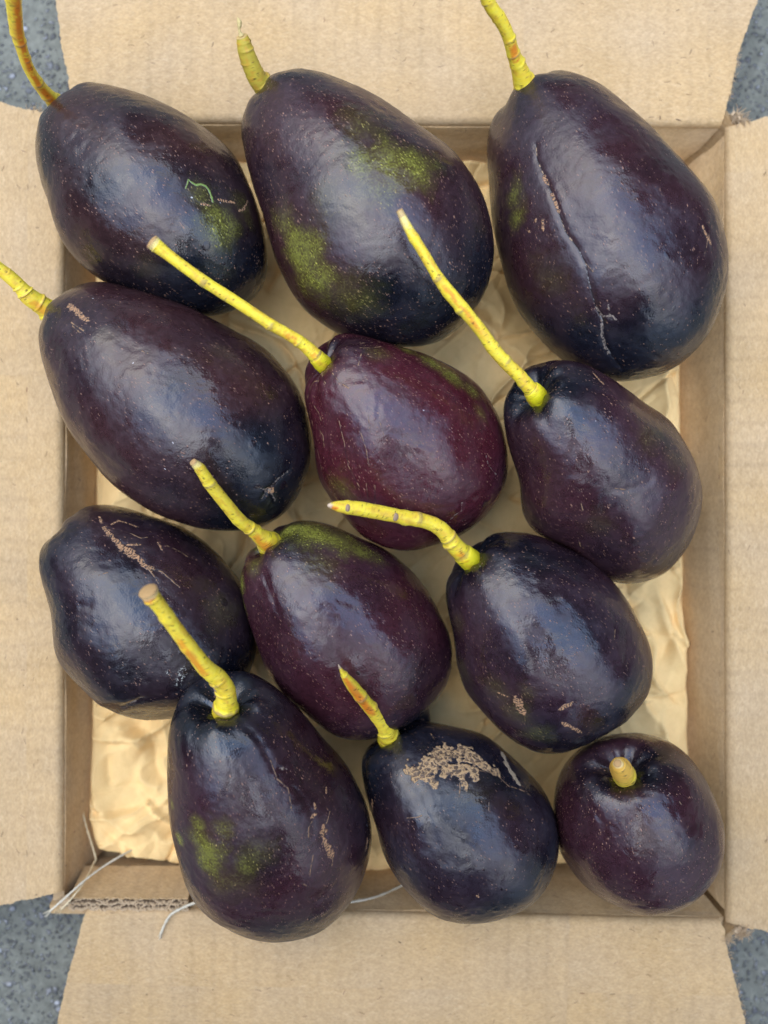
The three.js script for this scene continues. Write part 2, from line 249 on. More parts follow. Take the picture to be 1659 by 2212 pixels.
  const crinkle = (x, z) => {
    let h = 0; const wx = x + .004 * noise(x * 40, 1, z * 40), wz = z + .004 * noise(x * 40, 5, z * 40);
    h += .0062 * ridge(x, z, 19, 31, .0016) + .0062 * ridge(x, z, 40, 21, .0010) + .0026 * ridge(x, z, 95, 22, .0007) * smooth(-.3, .3, noise(x * 20, 27, z * 20));
    h += .0078 * facet(x, z, 34, 1) + .0058 * facet(x, z, 74, 2) * smooth(-.35, .4, noise(x * 16, 7, z * 16)) + .0014 * facet(x, z, 170, 3) * smooth(-.1, .5, noise(x * 24, 17, z * 24)) ;
    for (const c of creases) { const dx = wx - c.x, dz = wz - c.z, u = dx * Math.cos(c.a) + dz * Math.sin(c.a), v = dz * Math.cos(c.a) - dx * Math.sin(c.a); if (Math.abs(u) < c.l * 1.4 && Math.abs(v) < c.w * 3) { const e = 1 - smooth(c.l * .7, c.l * 1.4, Math.abs(u)); h += 1.5 * c.h * e * Math.exp(-Math.abs(v) / c.w); } }
    return h;
  };
  const flat = (s, t, grow) => { const a = along(Lf, t), b = along(Rt, t), p = a.lerp(b, s); const k = smooth(.72, 1, t); const bt = along(Bt, s); p.z = mix(p.z, bt.z, k * k); if (t === 1) p.x = mix(p.x, bt.x, 1); return p; };
  const sheet = (grow, dy, amp) => (s, t) => {
    const p = flat(s, t, grow), e = Math.min(s, 1 - s) * .25, f = Math.min(t * .30, (1 - t) * .30), d = Math.min(e, f);
    const roll = .0045 * Math.pow(1 - smooth(0, .0035, d), 2.0);
    p.y = dy - .0014 - roll + amp * crinkle(p.x, p.z) * smooth(0, .004, d); return p;
  };
  const warpS = s => s < .08 ? .08 * (s / .08) ** 1.6 : s > .92 ? 1 - .08 * ((1 - s) / .08) ** 1.6 : s;
  const f1 = sheet(0, 0, 1);
  put(pad, 'top_sheet', shell(400, 480, (s, t) => f1(warpS(s), warpS(t)), .0002, (s, t) => [s * .83, t * 1.0]), paper);
  // the crumpled lower layer that peeks out at the near left corner
  const us = shell(120, 30, (s, t) => { const q = mix(181, 600, s), yb = 1843 + 14 * smooth(0, .2, s) + 30 * s, p = inPad(mix(q, q + 6, t) - (s < .1 ? 3 : 0), mix(yb - 90, yb + 9 + 6 * noise(s * 16, 1, 3), t)); p.y = -.0085 + .0018 * noise(s * 22, t * 2, 6) + .0014 * (1 - 2 * Math.abs(noise(s * 30, t * 3, 9))) - .003 * t * t; return p; }, .0002, (s, t) => [s * .4, t * .06]);
  put(pad, 'under_sheet', us, paper);
  const us2 = shell(60, 14, (s, t) => { const p = inPad(mix(178, 226, t) - (1 - t) * 0 + 30 * s * s - 2, mix(1752, 1856, s)); p.y = -.007 - .002 * s + .0022 * noise(s * 9, t * 3, 16); return p; }, .0002, (s, t) => [s * .1, t * .06]);
  put(pad, 'under_sheet', us2, paper);
}

// ---------------------------------------------------------------- avocados
const FRUITS = [
  { label: 'dark avocado under the long orange-streaked stalk, with a curved green scratch on its side', seed: 11, tone: [.038,.0150,.0150], red: -0.12, bloom: 0.4, wrinkle: 0.2, dots: 1900, stem: '127,224,33 102,204,25 76,171,22 58,138,21 47,105,22 36,65,25 31,22,28 26,-30,30', rise: [.034, .098], tip: 'none',
    at: [-0.0866, 0.0372, -0.1147], azimuth: -2.330, tilt: 0.000, half: 0.0477, wide: 0.0329, dimple: 0.0060, rc: '24 -1 228 -60 -321 -42 -72', rs: '0 1 93 216 -36 -83 -33',
    green: '438,736,87,60 350,739,69,30 435,656,52,50 610,700,52,15 518,831,69,12',
    marks: 'w41:449,633;440,628;433,622;432,631 w69:432,631;428,642;418,647;412,656;412,667;417,681;422,689 b41:447,675;432,692 b41:408,694;393,706;369,719 b46:372,739;350,739;319,719' },
  { label: 'largest purple avocado with green flecked patches, behind the short blunt stalk near the top', seed: 22, tone: [.042,.0145,.0165], red: 0.05, bloom: 0.5, wrinkle: 0.35, dots: 3000, stem: '580,198,38 566,182,34 553,164,31 543,142,29 532,114,27 525,86,22 522,78,19', rise: [.046, .064], tip: 'wisp',
    at: [-0.0076, 0.0426, -0.1081], azimuth: -2.244, tilt: 0.000, half: 0.0547, wide: 0.0363, dimple: 0.0060, rc: '2 1 27 427 -169 21 20', rs: '0 -2 32 -117 -49 17 -67',
    green: '643,522,108,90 653,581,97,80 640,461,74,50 456,511,85,80 432,553,85,75 486,489,74,60 496,544,85,50 447,428,91,35 561,519,114,25 635,647,114,35',
    marks: '' },
  { label: 'big dark avocado split by a long pale crack down its front, at the right corner', seed: 33, tone: [.035,.0130,.0165], red: 0.0, bloom: 0.55, wrinkle: 0.5, dots: 1900, stem: '1141,214,43 1131,178,39 1120,144,30 1108,113,25 1098,78,24 1081,43,25 1061,15,25 1046,-16,25', rise: [.044, .085], tip: 'none',
    at: [0.0777, 0.0390, -0.1029], azimuth: -2.054, tilt: 0.000, half: 0.0587, wide: 0.0367, dimple: 0.0080, rc: '16 0 27 394 17 -15 54', rs: '0 0 69 96 -97 18 19',
    green: '657,383,58,65 669,425,49,70 649,553,80,20',
    marks: 'c49:582,325;592,350;593,392;592,433;593,464;596,506;590,544;590,572;601,614;612,656;617,689;643,736;657,778;679,833 b61:593,386;593,408 b49:592,428;593,469 s55:612,656;612,678;597,692 s31:592,658;601,683;596,708 s67:618,686;636,719;658,767 b74:408,611;406,628;401,647 b49:629,453;631,458 b49:619,461;625,481 b43:649,464;647,467 t21:383,608;407,636;422,664 t18:590,572;586,592' },
  { label: 'long dark avocado by the left flap with a star-shaped brown scab near its blunt end', seed: 44, tone: [.041,.0150,.0165], red: 0.05, bloom: 0.4, wrinkle: 0.25, dots: 1700, stem: '112,676,46 91,660,37 62,640,34 45,621,27 21,598,26 0,582,25 -30,560,25', rise: [.038, .056], tip: 'none',
    at: [-0.0768, 0.0387, -0.0391], azimuth: -2.488, tilt: 0.000, half: 0.0558, wide: 0.0354, dimple: 0.0050, rc: '16 0 -40 181 -131 16 -30', rs: '0 0 68 -130 -94 9 -111',
    green: '375,544,52,15 472,375,52,12',
    marks: 'b85:454,231;460,264;464,294;465,314 t29:486,278;485,322 t26:490,286;492,317 b144:519,836;519,853 s52:524,836;482,842;433,856 s39:518,847;528,800 s46:519,844;546,883 s46:524,836;550,836 t26:453,453;456,436' },
  { label: 'wine red wrinkled avocado in the middle with fine tan russet lines around its stalk', seed: 55, tone: [.064,.0105,.0160], red: 0.42, bloom: 0.5, wrinkle: 1.0, dots: 2000, stem: '704,793,32 686,774,28 669,756,26 650,740,24 622,722,22 582,699,22 509,651,22 436,604,22 372,557,22 340,532,26 329,523,29', rise: [.058, .088], tip: 'cut',
    at: [0.0062, 0.0378, -0.0255], azimuth: -2.379, tilt: 0.469, half: 0.0449, wide: 0.0332, dimple: 0.0070, rc: '-89 0 -208 456 -240 5 -11', rs: '0 1 -88 -240 -60 199 -128',
    green: '281,306,45,60 311,372,55,80 328,431,55,80 329,489,45,70 667,422,60,50 362,228,50,30 364,531,40,40',
    marks: 't27:512,103;604,64;726,72;756,108;769,147 t25:665,11;571,89;565,139 t25:514,142;518,183;511,217 t22:750,164;743,203;735,236 t22:694,167;671,194;669,222 t20:701,233;678,269;681,300 t20:718,311;710,361;729,414 t22:374,172;351,200;318,222 t22:364,186;408,186;443,197 t20:399,200;393,222 t20:292,122;332,164;299,197 t17:599,250;611,314;622,372;622,428 t17:522,300;543,333 t17:560,314;569,361;583,397 t15:514,331;526,361 t15:606,428;625,475 t15:594,442;614,481 s35:510,644;522,669;535,667;569,678 s30:418,608;426,633;419,683' },
  { label: 'dark avocado by the right wall with a small curved dent and deep stalk hollow', seed: 66, tone: [.044,.0150,.0195], red: 0.05, bloom: 0.4, wrinkle: 0.3, dots: 1800, stem: '1166,865,39 1152,846,33 1143,837,28 1120,810,26 1092,783,25 1065,752,25 1040,716,24 1000,667,25 970,632,26 945,597,21 912,542,20 883,495,18 863,455,13', rise: [.060, .094], tip: 'cut',
    at: [0.0789, 0.0378, -0.0146], azimuth: -2.390, tilt: 0.554, half: 0.0482, wide: 0.0301, dimple: 0.0100, rc: '115 1 -168 232 -258 255 -55', rs: '0 0 235 -7 -331 53 90',
    green: '411,403,80,22 415,486,68,22 606,475,68,14 719,433,49,20',
    marks: 'g68:538,411;524,431;501,450;478,461 b43:303,236;324,244;339,258 t22:538,411;524,431 t28:604,400;610,417 t28:667,519;674,539 t25:729,417;714,442' },
  { label: 'stalkless blackish avocado against the left wall with a broad tan branching scar', seed: 77, flat: [.583, .63, .05, .3, .95], tone: [.030,.0125,.0165], red: -0.12, bloom: 0.6, wrinkle: 0.4, dots: 1300, stem: '', rise: [.03, .04], tip: 'none',
    at: [-0.0879, 0.0349, 0.0373], azimuth: -2.332, tilt: 0.150, half: 0.0451, wide: 0.0336, dimple: 0.0050, rc: '-11 -1 -369 235 -159 92 -33', rs: '0 0 -26 0 -76 137 -97',
    green: '362,628,76,22',
    marks: 'b50:350,217;369,239 b81:376,250;389,289;394,322 b131:396,325;396,356;396,378 b86:399,386;400,411;397,431 b35:360,261;332,264;326,286;326,317 t28:357,317;356,350;346,361 b50:385,336;371,361 b35:346,389;357,411 t28:344,408;333,447;331,467 t30:399,417;390,447;389,503 t28:401,417;404,439;408,461 t23:289,217;307,233 s60:682,622;603,622;569,633 g76:686,608;569,633;519,694;482,683 m227:504,678;483,661 m126:501,633;501,642 g65:532,367;518,381 t20:468,350;453,358' },
  { label: 'purple avocado with a green shoulder around its stalk and a pointed nub at its tip', seed: 88, tone: [.046,.0115,.0170], red: 0.24, bloom: 0.4, wrinkle: 0.35, dots: 1700, stem: '588,1180,44 578,1170,40 560,1157,30 545,1143,25 521,1127,26 486,1086,25 450,1040,24 430,1010,20 417,998,14', rise: [.047, .086], tip: 'cut',
    at: [-0.0151, 0.0350, 0.0422], azimuth: -2.267, tilt: 0.294, half: 0.0465, wide: 0.0320, dimple: 0.0070, rc: '-22 0 -33 137 11 58 -54', rs: '0 0 -19 -113 6 108 -2',
    green: '294,103,86,95 325,211,91,100 319,281,86,90 315,339,70,75 311,383,55,45 715,197,40,100 737,264,40,90 954,64,65,85 606,133,45,50 424,275,86,30',
    marks: 't20:643,258;654,256 t15:604,436;601,439 g55:562,189;564,258;571,300 g65:450,372;440,400' },
  { label: 'blue-black avocado beneath the bent pale stalk, two small brown scab patches low on its front', seed: 99, tone: [.038,.0140,.0205], red: -0.08, bloom: 0.65, wrinkle: 0.3, dots: 1500, stem: '1024,1218,40 1008,1203,37 985,1182,34 968,1160,31 950,1141,30 925,1128,28 871,1117,27 820,1107,28 770,1098,28 732,1094,22 716,1092,13 708,1092,5', rise: [.046, .080], tip: 'none',
    at: [0.0580, 0.0355, 0.0464], azimuth: -2.314, tilt: 0.229, half: 0.0440, wide: 0.0336, dimple: 0.0060, rc: '1 0 -337 256 -54 15 -87', rs: '0 0 -14 10 49 138 -31',
    green: '631,453,67,25 625,528,72,30 622,586,61,35 693,239,50,20 581,478,44,25 712,394,56,30',
    marks: 'b44:636,453;622,472 b144:608,481;611,506;615,528 b72:561,556;539,564 b67:572,592;568,625;568,672 g167:501,214;504,297;512,378;526,464 t19:400,522;412,531 t19:776,342;743,378' },
  { label: 'plump dark avocado lowest in the box, green mottling left and tan scabs right', seed: 110, tone: [.042,.0135,.0185], red: -0.12, bloom: 0.6, wrinkle: 0.35, dots: 1900, stem: '488,1548,52 488,1530,50 489,1508,45 486,1486,41 470,1464,40 447,1445,38 416,1407,34 378,1356,33 344,1309,33 327,1288,38 320,1277,43', rise: [.068, .106], tip: 'cut',
    at: [-0.0426, 0.0469, 0.1053], azimuth: -1.821, tilt: 0.509, half: 0.0532, wide: 0.0333, dimple: 0.0120, rc: '192 1 -265 419 57 -98 66', rs: '0 0 280 248 -113 -47 35',
    green: '575,414,82,90 596,386,53,60 656,417,29,100 678,344,22,100 590,347,34,70 540,350,53,50 517,433,53,50 492,411,63,35 549,475,106,30',
    marks: 'g63:414,125;407,172;399,208;399,269 t19:397,253;403,292;392,325;407,364 g39:382,331;376,369;382,403;401,444 b58:367,394;372,403 b72:376,411;386,411 t24:389,417;400,422;408,439 b121:378,444;385,458 b106:388,467;388,489;388,514 t24:388,517;394,528 b72:303,586;315,603 t24:354,433;371,444 b34:325,397;335,403 t19:414,478;426,500;433,519 s48:386,278;371,289 t17:446,519;439,536' },
  { label: 'blue-black avocado with a large netted tan scar across its shoulder', seed: 121, tone: [.025,.0120,.0180], red: -0.18, bloom: 0.8, wrinkle: 0.7, dots: 1000, stem: '844,1602,39 838,1588,37 830,1572,32 814,1547,27 789,1516,25 761,1481,23 745,1460,15 737,1447,7 731,1436,2', rise: [.034, .082], tip: 'none',
    at: [0.0268, 0.0332, 0.1128], azimuth: -2.281, tilt: 0.053, half: 0.0410, wide: 0.0306, dimple: 0.0060, rc: '2 2 64 272 -163 138 -41', rs: '0 0 32 -155 99 69 -129',
    green: '426,419,91,12',
    marks: 'n304:471,267;414,269 n279:396,253;364,297;344,336 n228:414,300;397,339;382,378 n177:353,350;356,389;346,428 n152:496,250;479,278;461,300 n91:339,306;324,339 n86:454,300;465,325 n76:408,358;419,386 p167:279,433;303,453;318,478;328,506 t23:285,172;283,217;267,258 t23:417,358;428,372;443,386 t23:372,389;353,436;353,478;338,517;333,547 t23:346,219;324,197 t20:412,456;422,467 b66:674,256;711,306;724,369;715,406 g76:511,269;511,328;518,383;536,436 t20:558,344;533,361;525,364 b46:543,619;543,628 t20:483,539;482,544' },
  { label: 'small round avocado in the right corner with a short stub stalk pointing up', seed: 132, tone: [.040,.0125,.0180], red: 0.22, bloom: 0.35, wrinkle: 0.25, dots: 1500, stem: '1350,1680,40 1346,1672,40 1340,1660,37 1336,1652,27 1334,1649,14', rise: [.057, .076], tip: 'cut',
    at: [0.0927, 0.0358, 0.1124], azimuth: -1.974, tilt: 0.603, half: 0.0367, wide: 0.0298, dimple: 0.0100, rc: '2 0 88 -104 -38 78 -16', rs: '0 0 63 -27 80 93 -13',
    green: '508,306,73,8',
    marks: 'g63:654,231;629,253;631,300 t20:399,267;401,278 t17:489,483;479,497' },
];
const NT = 210, NF = 260;
function bodyOf(F) { // the fruit about its own centre: row = stalk end -> blunt end, column = round the axis (seam below)
  const { azimuth: az, tilt, half: a, wide: w, dimple } = F, rc = F.rc.split(' ').map(v => v / 1e4), rs = F.rs.split(' ').map(v => v / 1e4);
  const U = [Math.cos(az) * Math.cos(tilt), Math.sin(tilt), Math.sin(az) * Math.cos(tilt)], S = [-Math.sin(az), 0, Math.cos(az)];
  let N = [S[1] * U[2] - S[2] * U[1], S[2] * U[0] - S[0] * U[2], S[0] * U[1] - S[1] * U[0]]; if (N[1] < 0) N = N.map(v => -v);
  return (v, u) => {
    const th = v * Math.PI, ph = u * 2 * Math.PI - Math.PI / 2, s = Math.max(Math.sin(th), 0), c = Math.cos(th);
    const r = w * Math.pow(s, .92) * (1 - .13 * c - .05 * c * c), y = a * c - (c > 0 ? dimple * Math.exp(-((r / (w * .3)) ** 2)) : 0);
    const cp = Math.cos(ph) * r, sp = Math.sin(ph) * r; let x = U[0] * y + S[0] * cp + N[0] * sp, z = U[2] * y + S[2] * cp + N[2] * sp; const yy = U[1] * y + S[1] * cp + N[1] * sp;
    const psi = Math.atan2(z, x), t = smooth(0, 1, Math.hypot(x, z) / (w * .9)); let rho = rc[0]; for (let n = 1; n < rc.length; n++) rho += rc[n] * Math.cos(n * psi) + rs[n] * Math.sin(n * psi);
    const f = 1 + rho * t; return [x * f, yy, z * f];
  };
}
function segDist(p, line) { let best = 9, along = 0, acc = 0; for (let i = 1; i < line.length; i++) { const a = line[i - 1], b = line[i], ab = [b[0] - a[0], b[1] - a[1], b[2] - a[2]], L2 = ab[0] ** 2 + ab[1] ** 2 + ab[2] ** 2 || 1e-12, t = clamp(((p[0] - a[0]) * ab[0] + (p[1] - a[1]) * ab[1] + (p[2] - a[2]) * ab[2]) / L2); const d = Math.hypot(p[0] - a[0] - ab[0] * t, p[1] - a[1] - ab[1] * t, p[2] - a[2] - ab[2] * t); if (d < best) { best = d; along = acc + t * Math.sqrt(L2); } acc += Math.sqrt(L2); } return [best, along, acc]; }
function cells(p, f) { // nearest two cell points
  const x = p[0] * f, y = p[1] * f, z = p[2] * f, X = Math.floor(x), Y = Math.floor(y), Z = Math.floor(z); let a = 9, b = 9;
  for (let i = -1; i < 2; i++) for (let j = -1; j < 2; j++) for (let k = -1; k < 2; k++) { let h = (Math.imul(X + i, 374761393) ^ Math.imul(Y + j, 668265263) ^ Math.imul(Z + k, 2147483647 - 1376)) >>> 0; h = Math.imul(h ^ (h >>> 13), 1274126177) >>> 0; const dx = X + i + (h & 255) / 255 - x, dy = Y + j + (h >> 8 & 255) / 255 - y, dz = Z + k + (h >> 16 & 255) / 255 - z, d = Math.sqrt(dx * dx + dy * dy + dz * dz); if (d < a) { b = a; a = d; } else if (d < b) b = d; }
  return [a, b];
}
const flesh = [], TIP8 = bodyOf(FRUITS[7])(.97, .52);
FRUITS.forEach((F, index) => {
  const fn = bodyOf(F), sd = F.seed * 3.7, R = rng(F.seed);
  const lines = F.marks.split(' ').filter(Boolean).map(q => { const m = q.match(/^(\w)(\d+):(.*)$/), uv = m[3].split(';').map(e => e.split(',').map(v => v / 1000)); return { kind: m[1], w: m[2] * 1e-5 * (m[1] === 'b' ? 1.3 : 1), uv, pts: uv.map(([u, v]) => fn(v, u)) }; });
  const greens = F.green.split(' ').filter(Boolean).map(q => { const [u, v, r, s] = q.split(',').map(Number); return { p: fn(v / 1000, u / 1000), r: r * 1e-4, s: s / 100 }; });
  // ---- shape
  const P = [], pos = [], uv = [], idx = [];
  for (let j = 0; j <= NT; j++) for (let i = 0; i <= NF; i++) P.push(fn(j / NT, i / NF));
  const deep = lines.filter(l => 'gcbs'.includes(l.kind));
  P.forEach((p, k) => {
    const j = Math.floor(k / (NF + 1)), i = k % (NF + 1), v = j / NT, u = i / NF, len = Math.hypot(...p), n = p.map(q => q / len);
    const q = [p[0] + sd, p[1], p[2]];
    let d = .0006 * noise(q[0] * 36, q[1] * 36, q[2] * 36) + .00015 * noise(q[0] * 110, q[1] * 110, q[2] * 110) * smooth(-.5, .6, noise(q[0] * 30, q[1] * 30, q[2] * 30 + 9));
    d += .00005 * noise(q[0] * 330, q[1] * 330, q[2] * 330) + F.wrinkle * .00026 * (.45 - Math.abs(noise(q[0] * 120 + .5 * noise(q[0] * 60, q[1] * 60, q[2] * 60), q[1] * 120, q[2] * 120))) * smooth(-.15, .4, noise(q[0] * 34, q[1] * 34 + 14, q[2] * 34)) + .00008 * noise(q[0] * 210, q[1] * 210, q[2] * 210) * smooth(0, .6, noise(q[0] * 26, q[1] * 26 + 4, q[2] * 26));
    const near = smooth(.30, .06, v) * smooth(0, .05, v), a = u * 2 * Math.PI; // folds running into the stalk hollow
    d += near * .0007 * (Math.sin(a * 5 + sd) * .6 + Math.sin(a * 9 + sd * 2) * .4 + .6 * noise(a * 1.3, sd, 1));
    for (const l of deep) { let [e] = segDist(p, l.pts); const wide = { g: 2.2, c: 1.6, b: 1.2, s: 1.4 }[l.kind] * l.w; if (e < wide * 4) d -= ({ g: .00032, c: .0005, b: .0002, s: .0004 }[l.kind]) * Math.exp(-((e / wide) ** 2)) * Math.min(1, l.w / .0005); }
    if (F.seed === 88) { const e = Math.hypot(p[0] - TIP8[0], p[1] - TIP8[1], p[2] - TIP8[2]); d += .0075 * Math.exp(-((e / .0036) ** 2)); }
    if (j === 0 || j === NT) d = 0;
    if (F.flat) { const [fu, fv, nx, ny, nz] = F.flat, o = fn(fv, fu), e = (p[0] - o[0]) * nx + (p[1] - o[1]) * ny + (p[2] - o[2]) * nz; if (e > -.002) { const h = .42 * (e + .002) ** 2 / (Math.max(e, 0) + .003); p = [p[0] - nx * h, p[1] - ny * h, p[2] - nz * h]; } }
    pos.push(p[0] + n[0] * d, p[1] + n[1] * d, p[2] + n[2] * d); uv.push(u, v);
  });
  for (let j = 0; j < NT; j++) for (let i = 0; i < NF; i++) { const a = j * (NF + 1) + i, b = a + 1, c = a + NF + 1, d = c + 1; idx.push(a, b, c, b, d, c); }
  const g = new THREE.BufferGeometry(); g.setAttribute('position', new THREE.Float32BufferAttribute(pos, 3)); g.setAttribute('uv', new THREE.Float32BufferAttribute(uv, 2)); g.setIndex(idx); g.computeVertexNormals();
  { const A = new THREE.Vector3(), B = new THREE.Vector3(), nn = g.attributes.normal, e = pos; 
    let out = 0; for (let k = 5000; k < 6000; k++) out += nn.getX(k) * e[k * 3] + nn.getY(k) * e[k * 3 + 1] + nn.getZ(k) * e[k * 3 + 2];
    if (out < 0) { for (let k = 0; k < idx.length; k += 3) { const t = idx[k + 1]; idx[k + 1] = idx[k + 2]; idx[k + 2] = t; } g.setIndex(idx); g.computeVertexNormals(); }
    for (let j = 0; j <= NT; j++) { const a = j * (NF + 1), b = a + NF; A.fromBufferAttribute(nn, a).add(B.fromBufferAttribute(nn, b)).normalize(); g.attributes.normal.setXYZ(a, A.x, A.y, A.z); g.attributes.normal.setXYZ(b, A.x, A.y, A.z); } }
  // ---- skin
  const W = 1024, Hh = 704, c = new Float32Array(W * Hh * 3), rough = new Float32Array(W * Hh), bump = new Float32Array(W * Hh), gr = new Float32Array(W * Hh);
  const place = (u, v) => { const x = u * NF, y = v * NT, i = Math.min(x | 0, NF - 1), j = Math.min(y | 0, NT - 1), fx = x - i, fy = y - j, a = P[j * (NF + 1) + i], b = P[j * (NF + 1) + i + 1], e = P[(j + 1) * (NF + 1) + i], h = P[(j + 1) * (NF + 1) + i + 1]; return [0, 1, 2].map(k => mix(mix(a[k], b[k], fx), mix(e[k], h[k], fx), fy)); };
  const navy = [.0048, .0058, .0100], wine = F.tone, grn = [.215, .222, .034], olive = [.082, .056, .018], wax = [.020, .026, .042];
  for (let j = 0; j < Hh; j++) for (let i = 0; i < W; i++) {
    const u = (i + .5) / W, v = (j + .5) / Hh, o = j * W + i, p = place(u, v), x = p[0] + sd, y = p[1], z = p[2];
    const n1 = noise(x * 26, y * 26, z * 26), n2 = noise(x * 85, y * 85, z * 85 + 3), n3 = noise(x * 300, y * 300, z * 300), n4 = noise(x * 1100, y * 1100, z * 1100);
    let gs = 0; for (const q of greens) { const d = Math.hypot(p[0] - q.p[0], p[1] - q.p[1], p[2] - q.p[2]) / q.r; if (d < 2.2) gs = Math.max(gs, q.s * smooth(1.45, .05, d + .30 * n2 + .22 * n3)); }
    const m = smooth(-.45, .75, n1 * .50 + n2 * .15 + F.red + .04 * n3 + .55 * Math.sin(v * Math.PI) - .75 * smooth(.52, .92, v) - .45 * smooth(.30, .02, v));
    const grain = 1 + .22 * n4 + .16 * n3, gk = gs * (.26 + .60 * smooth(-.35, .5, n3 * .5 + n4 * .6 + (gs - .55) * .9)), ol = clamp(gs * .75 - .05);
    const bl = F.bloom * smooth(-.45, .75, n2 * .28 + noise(x * 30, y * 30 + 7, z * 30) * .6 + .14 * n3 + .35 * smooth(.55, .95, v)) * (1 - .6 * gk);
    for (let k = 0; k < 3; k++) { let q = mix(navy[k], wine[k], m) * grain; q = mix(q, olive[k], ol * .6); q = mix(q, grn[k] * (1 + .18 * n4), gk); q = mix(q, wax[k] * (1 + .25 * n4), bl * .45); c[o * 3 + k] = q; }
    gr[o] = gs; rough[o] = .215 + .12 * bl + .03 * n3 + .09 * smooth(-.3, .5, n2 + .6 * n1); bump[o] = .45 + .055 * n3 + .03 * n4 + .022 * noise(x * 420, y * 420, z * 420) * smooth(-.2, .5, n2 + n1);
  }
  for (const l of lines) { // scars, cracks and scabs
    let u0 = 1, u1 = 0, v0 = 1, v1 = 0; for (const [a, b] of l.uv) { u0 = Math.min(u0, a); u1 = Math.max(u1, a); v0 = Math.min(v0, b); v1 = Math.max(v1, b); }
    const vm = (v0 + v1) / 2, pad = l.w * 2.6 + .0015, pu = pad / (2 * Math.PI * F.wide * Math.max(.15, Math.min(Math.sin(v0 * Math.PI), Math.sin(v1 * Math.PI)))), pv = pad / .11;
    for (let j = Math.max(0, (v0 - pv) * Hh | 0); j < Math.min(Hh, (v1 + pv) * Hh); j++) for (let i = Math.max(0, (u0 - pu) * W | 0); i < Math.min(W, (u1 + pu) * W); i++) {
      const p = place((i + .5) / W, (j + .5) / Hh), o = j * W + i, [d, s, T] = segDist(p, l.pts), x = p[0] + sd, y = p[1], z = p[2]; if (d > pad) continue;
      const nb = noise(x * 520, y * 520, z * 520), nf = noise(x * 1500, y * 1500, z * 1500), taper = smooth(0, l.w * 1.5, Math.min(s, T - s) + l.w * .8);
      const lay = (col, f, dh, rr) => { for (let k = 0; k < 3; k++) c[o * 3 + k] = mix(c[o * 3 + k], col[k], f); bump[o] = mix(bump[o], bump[o] + dh, f); rough[o] = mix(rough[o], rr, f); };
      if (l.kind === 'b') { const m = smooth(1.05, .75, d / (l.w * (taper * (.85 + .45 * nb)) + 1e-6)); const ri = .5 + .5 * Math.sin(s / .00052 * 3.1 + nb * 3.5 + d * 900); const pl = smooth(.10, .38, ri + .3 * nf); lay([.022, .014, .013], m * .85, -.05, .6); lay([.40 + .12 * nf, .215 + .07 * nf, .105 + .04 * nf], m * pl, .30, .85); }
      else if (l.kind === 't') { const m = smooth(1.1, .5, d / (l.w * (.75 + .5 * nb))) * smooth(-.55, .1, nb + .6 * nf + .25); lay([.34, .195, .095], m * .85, .12, .8); lay([.012, .010, .012], smooth(2.2, 1.2, d / l.w) * .35 * (1 - m), -.06, .5); }
      else if (l.kind === 'c') { lay([.010, .009, .013], smooth(1.0, .2, d / (l.w * .9)) * .8, -.25, .5); const up = s < T * .45, m = smooth(.8, .35, d / (l.w * (.55 + .35 * nb))) * smooth(.05, .35, noise(s * 420, sd, 1) + .35 * nf); lay(up ? [.42, .29, .17] : [.20, .20, .20], m * .9, .25, .85); }
      else if (l.kind === 's') { const m = smooth(1.1, .6, d / (l.w * (.7 + .6 * nb))) * smooth(-.3, .3, nf + .5 * nb + .1); lay([.26, .205, .16], m * .85, .22, .9); }
      else if (l.kind === 'w') { const m = smooth(1, .5, d / (l.w * (.65 + .25 * nb))); lay([.20, .30, .07], m, .3, .5); }
      else if (l.kind === 'm') { const m = smooth(1, .3, d / l.w) * smooth(.25, .5, nf * .8 + nb * .4); lay([.42, .44, .40], m, .2, .9); }
      else if (l.kind === 'n') { const m = smooth(1.0, .82, d / (l.w * (1.25 + .75 * noise(x * 210, y * 210, z * 210) + .45 * nb))); if (m > 0) { const [a, b] = cells([x + .0006 * nb, y + .0006 * nf, z], 560), rim = smooth(.34, .10, b - a + .08 * nf); lay([.115, .072, .045], m * .75, .05, .75); lay([.50 + .10 * nf, .32 + .08 * nf, .155 + .04 * nf], m * rim * smooth(-.75, -.1, nb + .4 * nf), .25, .85); lay([.33, .22, .13], m * smooth(.25, .7, nf + nb * .5) * .7, .1, .85); } }
      else if (l.kind === 'p') { const m = smooth(1.0, .8, d / (l.w * (.72 + .3 * noise(x * 260, y * 260, z * 260) + .25 * nb) * (.55 + .45 * taper))); lay([.36 + .09 * nf, .275 + .07 * nf, .18 + .05 * nf], m * .95, .28 + .1 * nf, .9); }
    }
  }
  const stamp = (u, v, ru, rv, an, f) => { const ku = 2 * Math.PI * F.wide * Math.max(Math.sin(v * Math.PI), .1) / W, kv = F.half * 2.55 / Hh, mx = Math.ceil(Math.max(ru, rv) / ku) + 1, my = Math.ceil(Math.max(ru, rv) / kv) + 1; for (let dy = -my; dy <= my; dy++) for (let dx = -mx; dx <= mx; dx++) { const yy = (v * Hh + dy) | 0; if (yy < 0 || yy >= Hh) continue; const o = yy * W + (((u * W + dx) | 0) + W) % W, X = dx * ku, Y = dy * kv, a = (X * Math.cos(an) + Y * Math.sin(an)) / ru, b = (Y * Math.cos(an) - X * Math.sin(an)) / rv; f(o, a * a + b * b); } };
